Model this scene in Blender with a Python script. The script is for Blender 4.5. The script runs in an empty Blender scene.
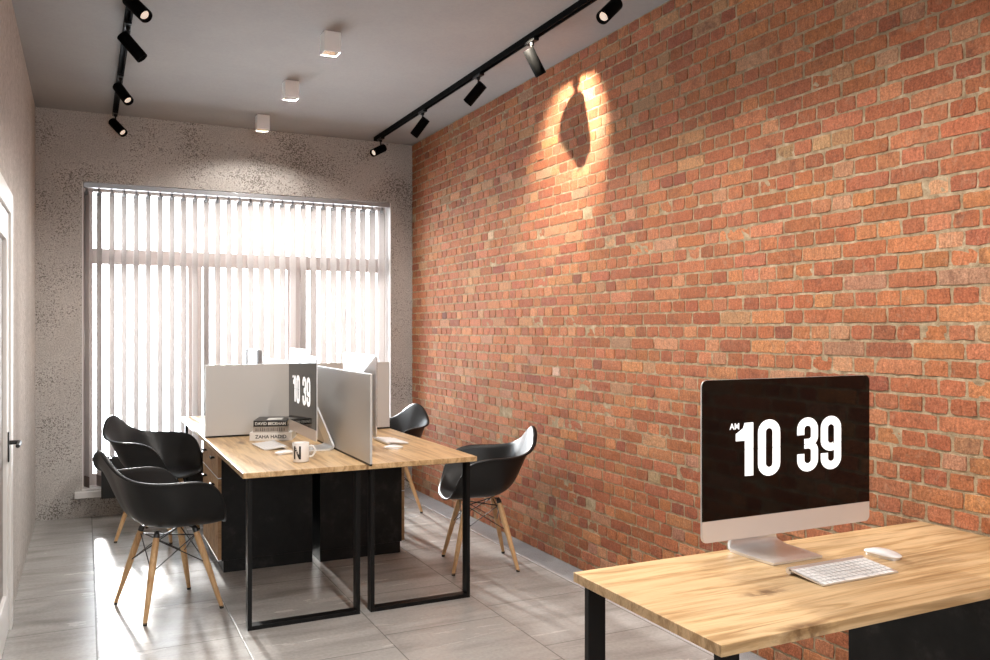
import bpy, bmesh, math, random
from mathutils import Vector, Matrix
rnd = random.Random(7)
C = bpy.context.scene.collection
PI = math.pi
R_X, L_X, D_Y, F_Y, H = 2.637, -0.33, 7.092, -1.6, 3.073   # room
DESK_TOP = 0.75

# ------------------------------------------------------------------ materials
def newmat(name):
    m = bpy.data.materials.new(name); m.use_nodes = True
    nt = m.node_tree; b = nt.nodes['Principled BSDF']
    return m, nt, b
def nd(nt, t, **k):
    n = nt.nodes.new(t)
    for a, v in k.items():
        if a.startswith('i_'): n.inputs[a[2:].replace('_', ' ')].default_value = v
        else: setattr(n, a, v)
    return n
def ramp(nt, stops, src=None):
    n = nt.nodes.new('ShaderNodeValToRGB'); e = n.color_ramp.elements
    while len(e) > 1: e.remove(e[-1])
    e[0].position = stops[0][0]; e[0].color = (*stops[0][1], 1)
    for p, c in stops[1:]:
        x = e.new(p); x.color = (*c, 1)
    if src is not None: nt.links.new(src, n.inputs[0])
    return n
def g3(v): return (v, v, v)
def plain(name, col, rough=.5, metal=0, spec=.5, bump=0, bscale=200, coat=0):
    m, nt, b = newmat(name)
    b.inputs['Base Color'].default_value = (*col, 1); b.inputs['Roughness'].default_value = rough
    b.inputs['Metallic'].default_value = metal; b.inputs['Specular IOR Level'].default_value = spec
    b.inputs['Coat Weight'].default_value = coat
    tc = nd(nt, 'ShaderNodeTexCoord'); no = nd(nt, 'ShaderNodeTexNoise', i_Scale=bscale, i_Detail=3.0)
    nt.links.new(tc.outputs['Object'], no.inputs['Vector'])
    mr = nd(nt, 'ShaderNodeMapRange'); mr.inputs['To Min'].default_value = max(0, rough-.04); mr.inputs['To Max'].default_value = rough+.04
    nt.links.new(no.outputs['Fac'], mr.inputs['Value']); nt.links.new(mr.outputs[0], b.inputs['Roughness'])
    if bump:
        bp = nd(nt, 'ShaderNodeBump', i_Strength=bump, i_Distance=.001)
        nt.links.new(no.outputs['Fac'], bp.inputs['Height']); nt.links.new(bp.outputs[0], b.inputs['Normal'])
    return m
def emit(name, col, s, rough=.3):
    m, nt, b = newmat(name)
    b.inputs['Base Color'].default_value = (*col, 1); b.inputs['Roughness'].default_value = rough
    b.inputs['Emission Color'].default_value = (*col, 1); b.inputs['Emission Strength'].default_value = s
    return m

def concrete(name, lo, hi, pit, sc=1.0, pit_amt=.52, rough=.85, stretch=(1, 1, 1), bump=.5, grain=1.0):
    m, nt, b = newmat(name); L = nt.links.new
    tc = nd(nt, 'ShaderNodeTexCoord'); mp = nd(nt, 'ShaderNodeMapping'); mp.inputs['Scale'].default_value = stretch
    L(tc.outputs['Object'], mp.inputs['Vector'])
    n1 = nd(nt, 'ShaderNodeTexNoise', i_Scale=1.6*sc, i_Detail=9.0, i_Roughness=.62)
    n2 = nd(nt, 'ShaderNodeTexNoise', i_Scale=95*sc, i_Detail=5.0, i_Roughness=.65)
    n3 = nd(nt, 'ShaderNodeTexNoise', i_Scale=3.2*sc, i_Detail=4.0)
    n4 = nd(nt, 'ShaderNodeTexNoise', i_Scale=120*sc, i_Detail=3.0)
    for n in (n1, n2, n3, n4): L(mp.outputs[0], n.inputs['Vector'])
    base = ramp(nt, [(.3, lo), (.7, hi)], n1.outputs['Fac'])
    fine = ramp(nt, [(.35, g3(1-.34*grain)), (.62, g3(1+.14*grain))], n4.outputs['Fac'])
    mul = nd(nt, 'ShaderNodeMix', data_type='RGBA', blend_type='MULTIPLY'); mul.inputs[0].default_value = .8
    L(base.outputs[0], mul.inputs[6]); L(fine.outputs[0], mul.inputs[7])
    # pits gather in drifts: fine noise + drift noise above a threshold
    add = nd(nt, 'ShaderNodeMath', operation='MULTIPLY_ADD'); add.inputs[1].default_value = .45
    L(n3.outputs['Fac'], add.inputs[0]); L(n2.outputs['Fac'], add.inputs[2])
    pr = ramp(nt, [(pit_amt+.30, g3(0)), (pit_amt+.345, g3(1))], add.outputs[0])
    mx = nd(nt, 'ShaderNodeMix', data_type='RGBA'); mx.inputs[7].default_value = (*pit, 1)
    L(pr.outputs[0], mx.inputs[0]); L(mul.outputs[2], mx.inputs[6]); L(mx.outputs[2], b.inputs['Base Color'])
    b.inputs['Roughness'].default_value = rough; b.inputs['Specular IOR Level'].default_value = .25
    sub = nd(nt, 'ShaderNodeMath', operation='MULTIPLY_ADD'); sub.inputs[1].default_value = -1.2
    L(pr.outputs[0], sub.inputs[0]); L(n2.outputs['Fac'], sub.inputs[2])
    bp = nd(nt, 'ShaderNodeBump', i_Strength=bump, i_Distance=.004)
    L(sub.outputs[0], bp.inputs['Height']); L(bp.outputs[0], b.inputs['Normal'])
    return m

def wood(name, axis, c0, c1, c2, rough=.38, seed=0.0, knots=True, board=.105):
    """oak boards; grain runs along axis 0 (x) or 1 (y) or 2 (z)"""
    m, nt, b = newmat(name); L = nt.links.new
    tc = nd(nt, 'ShaderNodeTexCoord'); mp = nd(nt, 'ShaderNodeMapping'); mp.vector_type = 'POINT'
    # rotate so that grain is along X
    if axis == 1: mp.inputs['Rotation'].default_value = (0, 0, PI/2)
    if axis == 2: mp.inputs['Rotation'].default_value = (0, PI/2, 0)
    mp.inputs['Location'].default_value = (seed, seed*.7, seed*.3)
    L(tc.outputs['Object'], mp.inputs['Vector'])
    sep = nd(nt, 'ShaderNodeSeparateXYZ'); L(mp.outputs[0], sep.inputs[0])
    # board index (lamellae, faint)
    dv = nd(nt, 'ShaderNodeMath', operation='DIVIDE'); dv.inputs[1].default_value = board; L(sep.outputs[1], dv.inputs[0])
    fl = nd(nt, 'ShaderNodeMath', operation='FLOOR'); L(dv.outputs[0], fl.inputs[0])
    wn = nd(nt, 'ShaderNodeTexWhiteNoise', noise_dimensions='1D'); L(fl.outputs[0], wn.inputs['W'])
    sh = nd(nt, 'ShaderNodeMath', operation='MULTIPLY'); sh.inputs[1].default_value = 3.0; L(wn.outputs['Value'], sh.inputs[0])
    # soft warp around knots
    kv = nd(nt, 'ShaderNodeMapping'); kv.inputs['Scale'].default_value = (2.9, 8.0, 0.0); L(mp.outputs[0], kv.inputs['Vector'])
    vo = nd(nt, 'ShaderNodeTexVoronoi', i_Scale=1.0, feature='F1'); vo.inputs['Randomness'].default_value = 1; L(kv.outputs[0], vo.inputs['Vector'])
    kn = ramp(nt, [(0.0, g3(1)), (.11, g3(.5)), (.33, g3(0))], vo.outputs['Distance'])
    cmb = nd(nt, 'ShaderNodeCombineXYZ')
    ax = nd(nt, 'ShaderNodeMath', operation='ADD'); L(sep.outputs[0], ax.inputs[0]); L(sh.outputs[0], ax.inputs[1])
    wy = nd(nt, 'ShaderNodeMath', operation='MULTIPLY_ADD'); wy.inputs[1].default_value = .03
    L(kn.outputs[0], wy.inputs[0]); L(sep.outputs[1], wy.inputs[2])
    L(ax.outputs[0], cmb.inputs[0]); L(wy.outputs[0], cmb.inputs[1]); L(sep.outputs[2], cmb.inputs[2])
    s1 = nd(nt, 'ShaderNodeMapping'); s1.inputs['Scale'].default_value = (1.5, 21, 12); L(cmb.outputs[0], s1.inputs['Vector'])
    n1 = nd(nt, 'ShaderNodeTexNoise', i_Scale=1.0, i_Detail=7.0, i_Roughness=.62, i_Distortion=1.1); L(s1.outputs[0], n1.inputs['Vector'])
    s2 = nd(nt, 'ShaderNodeMapping'); s2.inputs['Scale'].default_value = (9, 260, 120); L(cmb.outputs[0], s2.inputs['Vector'])
    n2 = nd(nt, 'ShaderNodeTexNoise', i_Scale=1.0, i_Detail=3.0); L(s2.outputs[0], n2.inputs['Vector'])
    base = ramp(nt, [(.28, c2), (.44, c1), (.53, c0), (.8, tuple(min(1, v*1.12) for v in c0))], n1.outputs['Fac'])
    fine = ramp(nt, [(.3, g3(.80)), (.6, g3(1.04))], n2.outputs['Fac'])
    mul = nd(nt, 'ShaderNodeMix', data_type='RGBA', blend_type='MULTIPLY'); mul.inputs[0].default_value = .8
    L(base.outputs[0], mul.inputs[6]); L(fine.outputs[0], mul.inputs[7])
    tone = ramp(nt, [(0, g3(.90)), (1, g3(1.08))], wn.outputs['Value'])
    m2 = nd(nt, 'ShaderNodeMix', data_type='RGBA', blend_type='MULTIPLY'); m2.inputs[0].default_value = 1
    L(mul.outputs[2], m2.inputs[6]); L(tone.outputs[0], m2.inputs[7])
    out = m2.outputs[2]
    if knots:
        # knots only in some cells, broken up by noise
        sel = nd(nt, 'ShaderNodeSeparateColor'); L(vo.outputs['Color'], sel.inputs[0])
        gt = nd(nt, 'ShaderNodeMath', operation='GREATER_THAN'); gt.inputs[1].default_value = .42; L(sel.outputs[0], gt.inputs[0])
        n5 = nd(nt, 'ShaderNodeTexNoise', i_Scale=38.0, i_Detail=4.0); L(cmb.outputs[0], n5.inputs['Vector'])
        k2 = ramp(nt, [(0, g3(1)), (.10, g3(.75)), (.26, g3(0))], vo.outputs['Distance'])
        mm = nd(nt, 'ShaderNodeMath', operation='MULTIPLY'); L(k2.outputs[0], mm.inputs[0]); L(gt.outputs[0], mm.inputs[1])
        nr = ramp(nt, [(.34, g3(.25)), (.52, g3(1))], n5.outputs['Fac'])
        m5 = nd(nt, 'ShaderNodeMath', operation='MULTIPLY'); L(mm.outputs[0], m5.inputs[0]); L(nr.outputs[0], m5.inputs[1])
        mx = nd(nt, 'ShaderNodeMix', data_type='RGBA'); mx.inputs[7].default_value = (c2[0]*.42, c2[1]*.36, c2[2]*.32, 1)
        L(m5.outputs[0], mx.inputs[0]); L(out, mx.inputs[6]); out = mx.outputs[2]
    L(out, b.inputs['Base Color'])
    rr = nd(nt, 'ShaderNodeMapRange'); rr.inputs['To Min'].default_value = rough-.06; rr.inputs['To Max'].default_value = rough+.1
    L(n2.outputs['Fac'], rr.inputs['Value']); L(rr.outputs[0], b.inputs['Roughness'])
    b.inputs['Specular IOR Level'].default_value = .45
    bp = nd(nt, 'ShaderNodeBump', i_Strength=.12, i_Distance=.0008); L(n2.outputs['Fac'], bp.inputs['Height']); L(bp.outputs[0], b.inputs['Normal'])
    return m

def floor_mat():
    m, nt, b = newmat('floor_tiles'); L = nt.links.new
    tc = nd(nt, 'ShaderNodeTexCoord'); sp = nd(nt, 'ShaderNodeSeparateXYZ'); L(tc.outputs['Object'], sp.inputs[0])
    def M(op, a, bb=None, c=None):
        n = nd(nt, 'ShaderNodeMath', operation=op)
        for i, v in enumerate((a, bb, c)):
            if v is None: continue
            if isinstance(v, (int, float)): n.inputs[i].default_value = v
            else: L(v, n.inputs[i])
        return n.outputs[0]
    T = .602
    u = M('DIVIDE', M('SUBTRACT', sp.outputs[0], .047-T*4), T)
    ui = M('FLOOR', u); uf = M('FRACT', u)
    v = M('DIVIDE', M('SUBTRACT', M('SUBTRACT', sp.outputs[1], 4.459-T*10), M('MULTIPLY', M('SUBTRACT', ui, 3), .16)), T)
    vi = M('FLOOR', v); vf = M('FRACT', v)
    du = M('MINIMUM', uf, M('SUBTRACT', 1, uf)); dv = M('MINIMUM', vf, M('SUBTRACT', 1, vf))
    d = M('MULTIPLY', M('MINIMUM', du, dv), T)
    joint = ramp(nt, [(0.0012, g3(1)), (.0022, g3(0))], d)
    cmb = nd(nt, 'ShaderNodeCombineXYZ'); L(ui, cmb.inputs[0]); L(vi, cmb.inputs[1])
    wn = nd(nt, 'ShaderNodeTexWhiteNoise', noise_dimensions='2D'); L(cmb.outputs[0], wn.inputs['Vector'])
    off = nd(nt, 'ShaderNodeVectorMath', operation='MULTIPLY_ADD'); off.inputs[1].default_value = (7, 7, 7)
    L(wn.outputs['Color'], off.inputs[0]); L(tc.outputs['Object'], off.inputs[2])
    st = nd(nt, 'ShaderNodeMapping'); st.inputs['Scale'].default_value = (1.3, 5.5, 1); st.inputs['Rotation'].default_value = (0, 0, .12); L(off.outputs[0], st.inputs['Vector'])
    n1 = nd(nt, 'ShaderNodeTexNoise', i_Scale=1.3, i_Detail=7.0, i_Roughness=.58, i_Distortion=.5); L(st.outputs[0], n1.inputs['Vector'])
    base = ramp(nt, [(.3, (.31, .30, .285)), (.5, (.42, .41, .395)), (.72, (.48, .47, .455))], n1.outputs['Fac'])
    n2 = nd(nt, 'ShaderNodeTexNoise', i_Scale=60.0, i_Detail=5.0); L(tc.outputs['Object'], n2.inputs['Vector'])
    f = ramp(nt, [(.3, g3(.9)), (.7, g3(1.05))], n2.outputs['Fac'])
    mul = nd(nt, 'ShaderNodeMix', data_type='RGBA', blend_type='MULTIPLY'); mul.inputs[0].default_value = 1
    L(base.outputs[0], mul.inputs[6]); L(f.outputs[0], mul.inputs[7])
    mx = nd(nt, 'ShaderNodeMix', data_type='RGBA'); mx.inputs[7].default_value = (.10, .098, .092, 1)
    jm = M('MULTIPLY', joint.outputs[0], .85)
    L(jm, mx.inputs[0]); L(mul.outputs[2], mx.inputs[6]); L(mx.outputs[2], b.inputs['Base Color'])
    rr = nd(nt, 'ShaderNodeMapRange'); rr.inputs['To Min'].default_value = .17; rr.inputs['To Max'].default_value = .33
    L(n1.outputs['Fac'], rr.inputs['Value']); L(rr.outputs[0], b.inputs['Roughness'])
    b.inputs['Specular IOR Level'].default_value = .5
    h = M('SUBTRACT', M('MULTIPLY', n2.outputs['Fac'], .06), joint.outputs[0])
    bp = nd(nt, 'ShaderNodeBump', i_Strength=.35, i_Distance=.0015); L(h, bp.inputs['Height']); L(bp.outputs[0], b.inputs['Normal'])
    return m

def brick_mat():
    m, nt, b = newmat('old_brick'); L = nt.links.new
    tc = nd(nt, 'ShaderNodeTexCoord'); at = nd(nt, 'ShaderNodeAttribute', attribute_name='tint')
    def noise(s, d=4.0, r=.6, vec=None, dist=0.0):
        n = nd(nt, 'ShaderNodeTexNoise', i_Scale=s, i_Detail=d, i_Roughness=r, i_Distortion=dist); L(vec or tc.outputs['Object'], n.inputs['Vector']); return n.outputs['Fac']
    mp0 = nd(nt, 'ShaderNodeMapping'); mp0.inputs['Scale'].default_value = (1, 2.6, .8); L(tc.outputs['Object'], mp0.inputs['Vector'])
    def mixc(fac, a_, col, blend='MIX'):
        m_ = nd(nt, 'ShaderNodeMix', data_type='RGBA', blend_type=blend)
        if isinstance(fac, float): m_.inputs[0].default_value = fac
        else: L(fac, m_.inputs[0])
        L(a_, m_.inputs[6])
        if isinstance(col, tuple): m_.inputs[7].default_value = (*col, 1)
        else: L(col, m_.inputs[7])
        return m_.outputs[2]
    v = ramp(nt, [(.28, g3(.58)), (.48, g3(.98)), (.72, g3(1.35))], noise(30, 8, .7, mp0.outputs[0], .6))
    c = mixc(.9, at.outputs['Color'], v.outputs[0], 'MULTIPLY')
    v2 = ramp(nt, [(.36, g3(.55)), (.62, g3(1.28))], noise(120, 6, .75))
    c = mixc(.85, c, v2.outputs[0], 'MULTIPLY')
    dk = ramp(nt, [(.56, g3(0)), (.70, g3(.75))], noise(9, 8, .7))
    c = mixc(dk.outputs[0], c, (.13, .055, .034))
    mp = nd(nt, 'ShaderNodeMapping'); mp.inputs['Scale'].default_value = (1, 1.6, 1); mp.inputs['Location'].default_value = (3, 5, 1); L(tc.outputs['Object'], mp.inputs['Vector'])
    lm = ramp(nt, [(.54, g3(0)), (.70, g3(.45))], noise(14, 10, .78, mp.outputs[0], 1.2))
    c = mixc(lm.outputs[0], c, (.44, .31, .21))
    wp = ramp(nt, [(.69, g3(0)), (.73, g3(.8))], noise(44, 8, .75, mp.outputs[0], .5))
    c = mixc(wp.outputs[0], c, (.66, .55, .43))
    bk = ramp(nt, [(.66, g3(0)), (.70, g3(.6))], noise(60, 6, .7, mp0.outputs[0]))
    c = mixc(bk.outputs[0], c, (.05, .03, .022))
    L(c, b.inputs['Base Color']); b.inputs['Roughness'].default_value = .8; b.inputs['Specular IOR Level'].default_value = .3
    bp = nd(nt, 'ShaderNodeBump', i_Strength=.9, i_Distance=.005); L(noise(70, 8, .72), bp.inputs['Height']); L(bp.outputs[0], b.inputs['Normal'])
    return m
def mortar_mat():
    m, nt, b = newmat('lime_mortar'); L = nt.links.new
    tc = nd(nt, 'ShaderNodeTexCoord')
    n = nd(nt, 'ShaderNodeTexNoise', i_Scale=22.0, i_Detail=7.0, i_Roughness=.7); L(tc.outputs['Object'], n.inputs['Vector'])
    n2 = nd(nt, 'ShaderNodeTexNoise', i_Scale=140.0, i_Detail=5.0); L(tc.outputs['Object'], n2.inputs['Vector'])
    r = ramp(nt, [(.3, (.19, .135, .08)), (.5, (.36, .275, .175)), (.72, (.58, .47, .33))], n.outputs['Fac']); L(r.outputs[0], b.inputs['Base Color'])
    b.inputs['Roughness'].default_value = .95; b.inputs['Specular IOR Level'].default_value = .2
    ad = nd(nt, 'ShaderNodeMath', operation='ADD'); L(n.outputs['Fac'], ad.inputs[0]); L(n2.outputs['Fac'], ad.inputs[1])
    bp = nd(nt, 'ShaderNodeBump', i_Strength=.8, i_Distance=.004); L(ad.outputs[0], bp.inputs['Height']); L(bp.outputs[0], b.inputs['Normal'])
    return m
def black_laminate():
    m, nt, b = newmat('black_laminate'); L = nt.links.new
    tc = nd(nt, 'ShaderNodeTexCoord'); n = nd(nt, 'ShaderNodeTexNoise', i_Scale=9.0, i_Detail=8.0, i_Roughness=.68); L(tc.outputs['Object'], n.inputs['Vector'])
    r = ramp(nt, [(.35, (.003, .003, .003)), (.55, (.008, .008, .0075)), (.75, (.032, .030, .028))], n.outputs['Fac']); L(r.outputs[0], b.inputs['Base Color'])
    b.inputs['Roughness'].default_value = .42; b.inputs['Specular IOR Level'].default_value = .22
    return m
def glass_mat():
    m = bpy.data.materials.new('window_glass'); m.use_nodes = True; nt = m.node_tree; nt.nodes.clear()
    o = nd(nt, 'ShaderNodeOutputMaterial'); t = nd(nt, 'ShaderNodeBsdfTransparent'); g = nd(nt, 'ShaderNodeBsdfGlossy'); g.inputs['Roughness'].default_value = .02
    fr = nd(nt, 'ShaderNodeFresnel'); fr.inputs[0].default_value = 1.3; mx = nd(nt, 'ShaderNodeMixShader')
    nt.links.new(fr.outputs[0], mx.inputs[0]); nt.links.new(t.outputs[0], mx.inputs[1]); nt.links.new(g.outputs[0], mx.inputs[2]); nt.links.new(mx.outputs[0], o.inputs[0])
    return m
def slat_mat():
    m = bpy.data.materials.new('blind_fabric'); m.use_nodes = True; nt = m.node_tree; nt.nodes.clear(); L = nt.links.new
    o = nd(nt, 'ShaderNodeOutputMaterial'); d = nd(nt, 'ShaderNodeBsdfDiffuse'); t = nd(nt, 'ShaderNodeBsdfTranslucent'); mx = nd(nt, 'ShaderNodeMixShader')
    tc = nd(nt, 'ShaderNodeTexCoord'); n = nd(nt, 'ShaderNodeTexNoise', i_Scale=90.0, i_Detail=3.0); L(tc.outputs['Object'], n.inputs['Vector'])
    r = ramp(nt, [(.3, (.62, .575, .555)), (.7, (.67, .625, .605))], n.outputs['Fac']); L(r.outputs[0], d.inputs[0]); L(r.outputs[0], t.inputs[0])
    mx.inputs[0].default_value = SLAT_T; L(d.outputs[0], mx.inputs[1]); L(t.outputs[0], mx.inputs[2]); L(mx.outputs[0], o.inputs[0])
    return m
SLAT_T = .08
M = {}
M['back'] = concrete('rough_concrete', (.45, .425, .40), (.67, .64, .61), (.22, .20, .18), 1.0, .50, bump=.8)
M['left'] = concrete('trowelled_concrete', (.46, .435, .41), (.68, .65, .62), (.32, .29, .27), 1.1, .53, stretch=(1, 1, .35), bump=.35)
M['ceil'] = concrete('ceiling_plaster', (.30, .295, .295), (.36, .355, .35), (.26, .25, .25), .5, .80, rough=.7, bump=.03, grain=.12)
M['floor'] = floor_mat()
M['strip'] = concrete('grey_stone_strip', (.30, .31, .33), (.44, .45, .46), (.2, .2, .2), 3, .5, rough=.5, bump=.15)
M['brick'] = brick_mat(); M['mortar'] = mortar_mat()
OAK = ((.60, .415, .225), (.46, .295, .14), (.25, .135, .055))
M['oak_y'] = wood('oak_along_the_room', 1, *OAK, seed=1.3, rough=.30)
M['oak_x'] = wood('oak_across_the_room', 0, *OAK, seed=4.1, rough=.36)
M['oak_z'] = wood('oak_drawer_front', 1, (.42, .26, .13), (.31, .18, .08), (.17, .09, .04), rough=.5, seed=2.2)
M['leg_wood'] = wood('beech_leg', 2, (.66, .43, .22), (.58, .35, .165), (.48, .27, .12), knots=False, board=.9, rough=.45)
M['black_metal'] = plain('black_steel', (.006, .006, .006), .38, 0, .2)
M['lamp_black'] = plain('matt_black_lamp', (.0018, .0018, .0018), .6, 0, .035)
M['black_lam'] = black_laminate()
M['shell'] = plain('black_plastic', (.0085, .009, .0095), .38, 0, .32, bump=.1, bscale=900)
M['wire'] = plain('black_wire', (.01, .01, .01), .35)
M['rubber'] = plain('black_rubber', (.012, .012, .012), .7)
M['white'] = plain('white_lacquer', (.86, .855, .845), .35)
M['pvc'] = plain('window_white', (.78, .77, .76), .4)
M['frame_pink'] = plain('window_profile', (.50, .44, .42), .45)
M['panel'] = plain('grey_laminate', (.52, .505, .485), .34, 0, .5)
M['panel_edge'] = plain('aluminium_edge', (.80, .80, .79), .3, .6)
M['alu'] = plain('brushed_aluminium', (.80, .80, .80), .34, .75)
M['alu_chin'] = plain('aluminium_front', (.66, .60, .565), .42, .35, .5)
M['screen'] = plain('black_screen_glass', (.002, .002, .002), .05, 0, .36)
M['digit'] = emit('lit_white_digits', (.90, .90, .90), .62)
M['key'] = plain('white_key', (.82, .81, .80), .4)
M['mouse'] = plain('white_gloss_plastic', (.84, .83, .82), .15, coat=.4)
M['mug'] = plain('white_ceramic', (.82, .80, .78), .15, coat=.3)
M['ink'] = plain('black_print', (.006, .006, .006), .4)
M['white_ink'] = plain('white_print', (.75, .75, .72), .5)
M['book_white'] = plain('book_white_cover', (.74, .72, .70), .3)
M['book_grey'] = plain('book_grey_cover', (.42, .38, .34), .5)
M['book_black'] = plain('book_black_cover', (.012, .011, .011), .35)
M['paper'] = plain('book_paper', (.72, .69, .62), .8)
M['grey_ink'] = plain('grey_print', (.13, .11, .10), .6)
M['lens'] = emit('lamp_lens', (1.0, .84, .70), .35)
M['reflector'] = plain('lamp_reflector', (.9, .87, .83), .12, 1.0)
M['slat'] = slat_mat(); M['glass'] = glass_mat()
M['headrail'] = plain('grey_headrail', (.42, .43, .45), .4, .5)
M['carrier'] = plain('grey_carrier', (.25, .24, .24), .5)
M['weight'] = plain('brown_weight', (.16, .12, .105), .6)
M['radiator'] = plain('black_radiator_paint', (.012, .012, .012), .45)
M['door_white'] = plain('door_white_paint', (.76, .75, .73), .35)
M['door_panel'] = plain('door_taupe_panel', (.26, .235, .215), .4)
M['handle'] = plain('black_handle', (.012, .011, .010), .35)
M['line'] = plain('bright_metal_strip', (.85, .87, .9), .25, .5)

# ------------------------------------------------------------------ mesh helpers
def obj(name, bm, mat, parent=None, smooth=False, label=None, loc=None):
    me = bpy.data.meshes.new(name)
    bmesh.ops.recalc_face_normals(bm, faces=bm.faces)
    bm.to_mesh(me); bm.free()
    mats = mat if isinstance(mat, (list, tuple)) else [mat]
    for m in mats: me.materials.append(m)
    if smooth:
        me.polygons.foreach_set('use_smooth', [True]*len(me.polygons))
    o = bpy.data.objects.new(name, me); C.objects.link(o)
    if parent is not None: o.parent = parent
    if loc: o.location = loc
    if label: o['label'] = label
    return o
def smooth_by_angle(o, ang=40):
    me = o.data
    me.polygons.foreach_set('use_smooth', [True]*len(me.polygons))
    try: me.set_sharp_from_angle(angle=math.radians(ang))
    except Exception: pass
    return o
def thing(name, label, cat, loc=(0, 0, 0), rz=0, group=None):
    o = bpy.data.objects.new(name, None); C.objects.link(o); o.empty_display_size = .05
    o.location = loc; o.rotation_euler = (0, 0, rz); o['label'] = label; o['category'] = cat
    if group: o['group'] = group
    return o
def tag(o, label, cat, group=None):
    o['label'] = label; o['category'] = cat
    if group: o['group'] = group
    return o
def struct(o): o['kind'] = 'structure'; return o
def dup(root, loc, rz, label):
    def cp(o, parent):
        c = o.copy(); C.objects.link(c)
        if parent is not None: c.parent = parent
        for ch in [k for k in C.objects if k.parent == o]: cp(ch, c)
        return c
    r = cp(root, None); r.location = loc; r.rotation_euler = (0, 0, rz); r['label'] = label
    return r
def bx(bm, x0, x1, y0, y1, z0, z1, bev=0, seg=2, mi=0):
    vs = [bm.verts.new(p) for p in [(x0,y0,z0),(x1,y0,z0),(x1,y1,z0),(x0,y1,z0),(x0,y0,z1),(x1,y0,z1),(x1,y1,z1),(x0,y1,z1)]]
    fs = [bm.faces.new([vs[i] for i in f]) for f in [(0,3,2,1),(4,5,6,7),(0,1,5,4),(1,2,6,5),(2,3,7,6),(3,0,4,7)]]
    for f in fs: f.material_index = mi
    if bev:
        es = list({e for f in fs for e in f.edges})
        r = bmesh.ops.bevel(bm, geom=es, offset=bev, segments=seg, affect='EDGES', profile=.5)
        for f in r['faces']: f.material_index = mi
    return vs
def B(*a, **k):
    bm = bmesh.new(); bx(bm, *a, **k); return bm
def tube(bm, pts, radii, n=12, cap=True, mi=0):
    pts = [Vector(p) for p in pts]
    if isinstance(radii, (int, float)): radii = [radii]*len(pts)
    rings = []; prev = None
    for i, p in enumerate(pts):
        if i == 0: t = (pts[1]-p)
        elif i == len(pts)-1: t = (p-pts[i-1])
        else: t = (pts[i+1]-p).normalized()+(p-pts[i-1]).normalized()
        t.normalize()
        if prev is None:
            a = Vector((0, 0, 1)) if abs(t.z) < .9 else Vector((1, 0, 0)); u = t.cross(a).normalized()
        else: u = (prev - t*prev.dot(t)).normalized()
        prev = u; v = t.cross(u)
        rings.append([bm.verts.new(p+(u*math.cos(2*PI*k/n)+v*math.sin(2*PI*k/n))*radii[i]) for k in range(n)])
    for a, b2 in zip(rings, rings[1:]):
        for k in range(n):
            f = bm.faces.new((a[k], a[(k+1) % n], b2[(k+1) % n], b2[k])); f.material_index = mi
    if cap:
        bm.faces.new(rings[0][::-1]).material_index = mi; bm.faces.new(rings[-1]).material_index = mi
def T(pts, r, n=12, cap=True):
    bm = bmesh.new(); tube(bm, pts, r, n, cap); return bm
def prism(bm, poly, fn, d):
    """poly: 2D outline; fn(u,v,w)->xyz; extruded from w=0 to w=d"""
    a = [bm.verts.new(fn(u, v, 0)) for u, v in poly]; b2 = [bm.verts.new(fn(u, v, d)) for u, v in poly]
    bm.faces.new(a); bm.faces.new(b2[::-1]); n = len(poly)
    for i in range(n): bm.faces.new((a[i], b2[i], b2[(i+1) % n], a[(i+1) % n]))
def rrect(w, h, r, n=6, cx=0, cy=0):
    out = []
    for qx, qy, a0 in ((1, 1, 0), (-1, 1, 90), (-1, -1, 180), (1, -1, 270)):
        for k in range(n+1):
            a = math.radians(a0+90*k/n); out.append((cx+qx*(w/2-r)+r*math.cos(a), cy+qy*(h/2-r)+r*math.sin(a)))
    return out
def text_mesh(s, height, bold=.0, squeeze=1.0, spacing=1.0):
    """flat letters; returns list of (verts2d, faces) scaled so caps are `height` tall, starting at 0,0"""
    cu = bpy.data.curves.new('t', 'FONT'); cu.body = s; cu.size = 1; cu.offset = bold; cu.space_character = spacing; cu.resolution_u = 4
    o = bpy.data.objects.new('t', cu); C.objects.link(o); bpy.context.view_layer.update()
    me = bpy.data.meshes.new_from_object(o.evaluated_get(bpy.context.evaluated_depsgraph_get()))
    vs = [(v.co.x, v.co.y) for v in me.vertices]; fs = [tuple(p.vertices) for p in me.polygons]
    bpy.data.objects.remove(o); bpy.data.curves.remove(cu); bpy.data.meshes.remove(me)
    y0 = min(v[1] for v in vs); y1 = max(v[1] for v in vs); x0 = min(v[0] for v in vs); k = height/(y1-y0)
    vs = [((x-x0)*k*squeeze, (y-y0)*k) for x, y in vs]
    return vs, fs, max(v[0] for v in vs)
def letters(bm, t, fn):
    vv = [bm.verts.new(fn(u, v)) for u, v in t[0]]
    for f in t[1]:
        try: bm.faces.new([vv[i] for i in f])
        except ValueError: pass

# ------------------------------------------------------------------ camera
cam = bpy.data.cameras.new('camera'); co = bpy.data.objects.new('camera', cam); C.objects.link(co)
cam.sensor_width = 36; cam.lens = 840.2*36/990; cam.clip_start = .05
co.location = (0, 0, 1.4184); co.rotation_euler = (PI/2, 0, -.4541)
bpy.context.scene.camera = co

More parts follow.
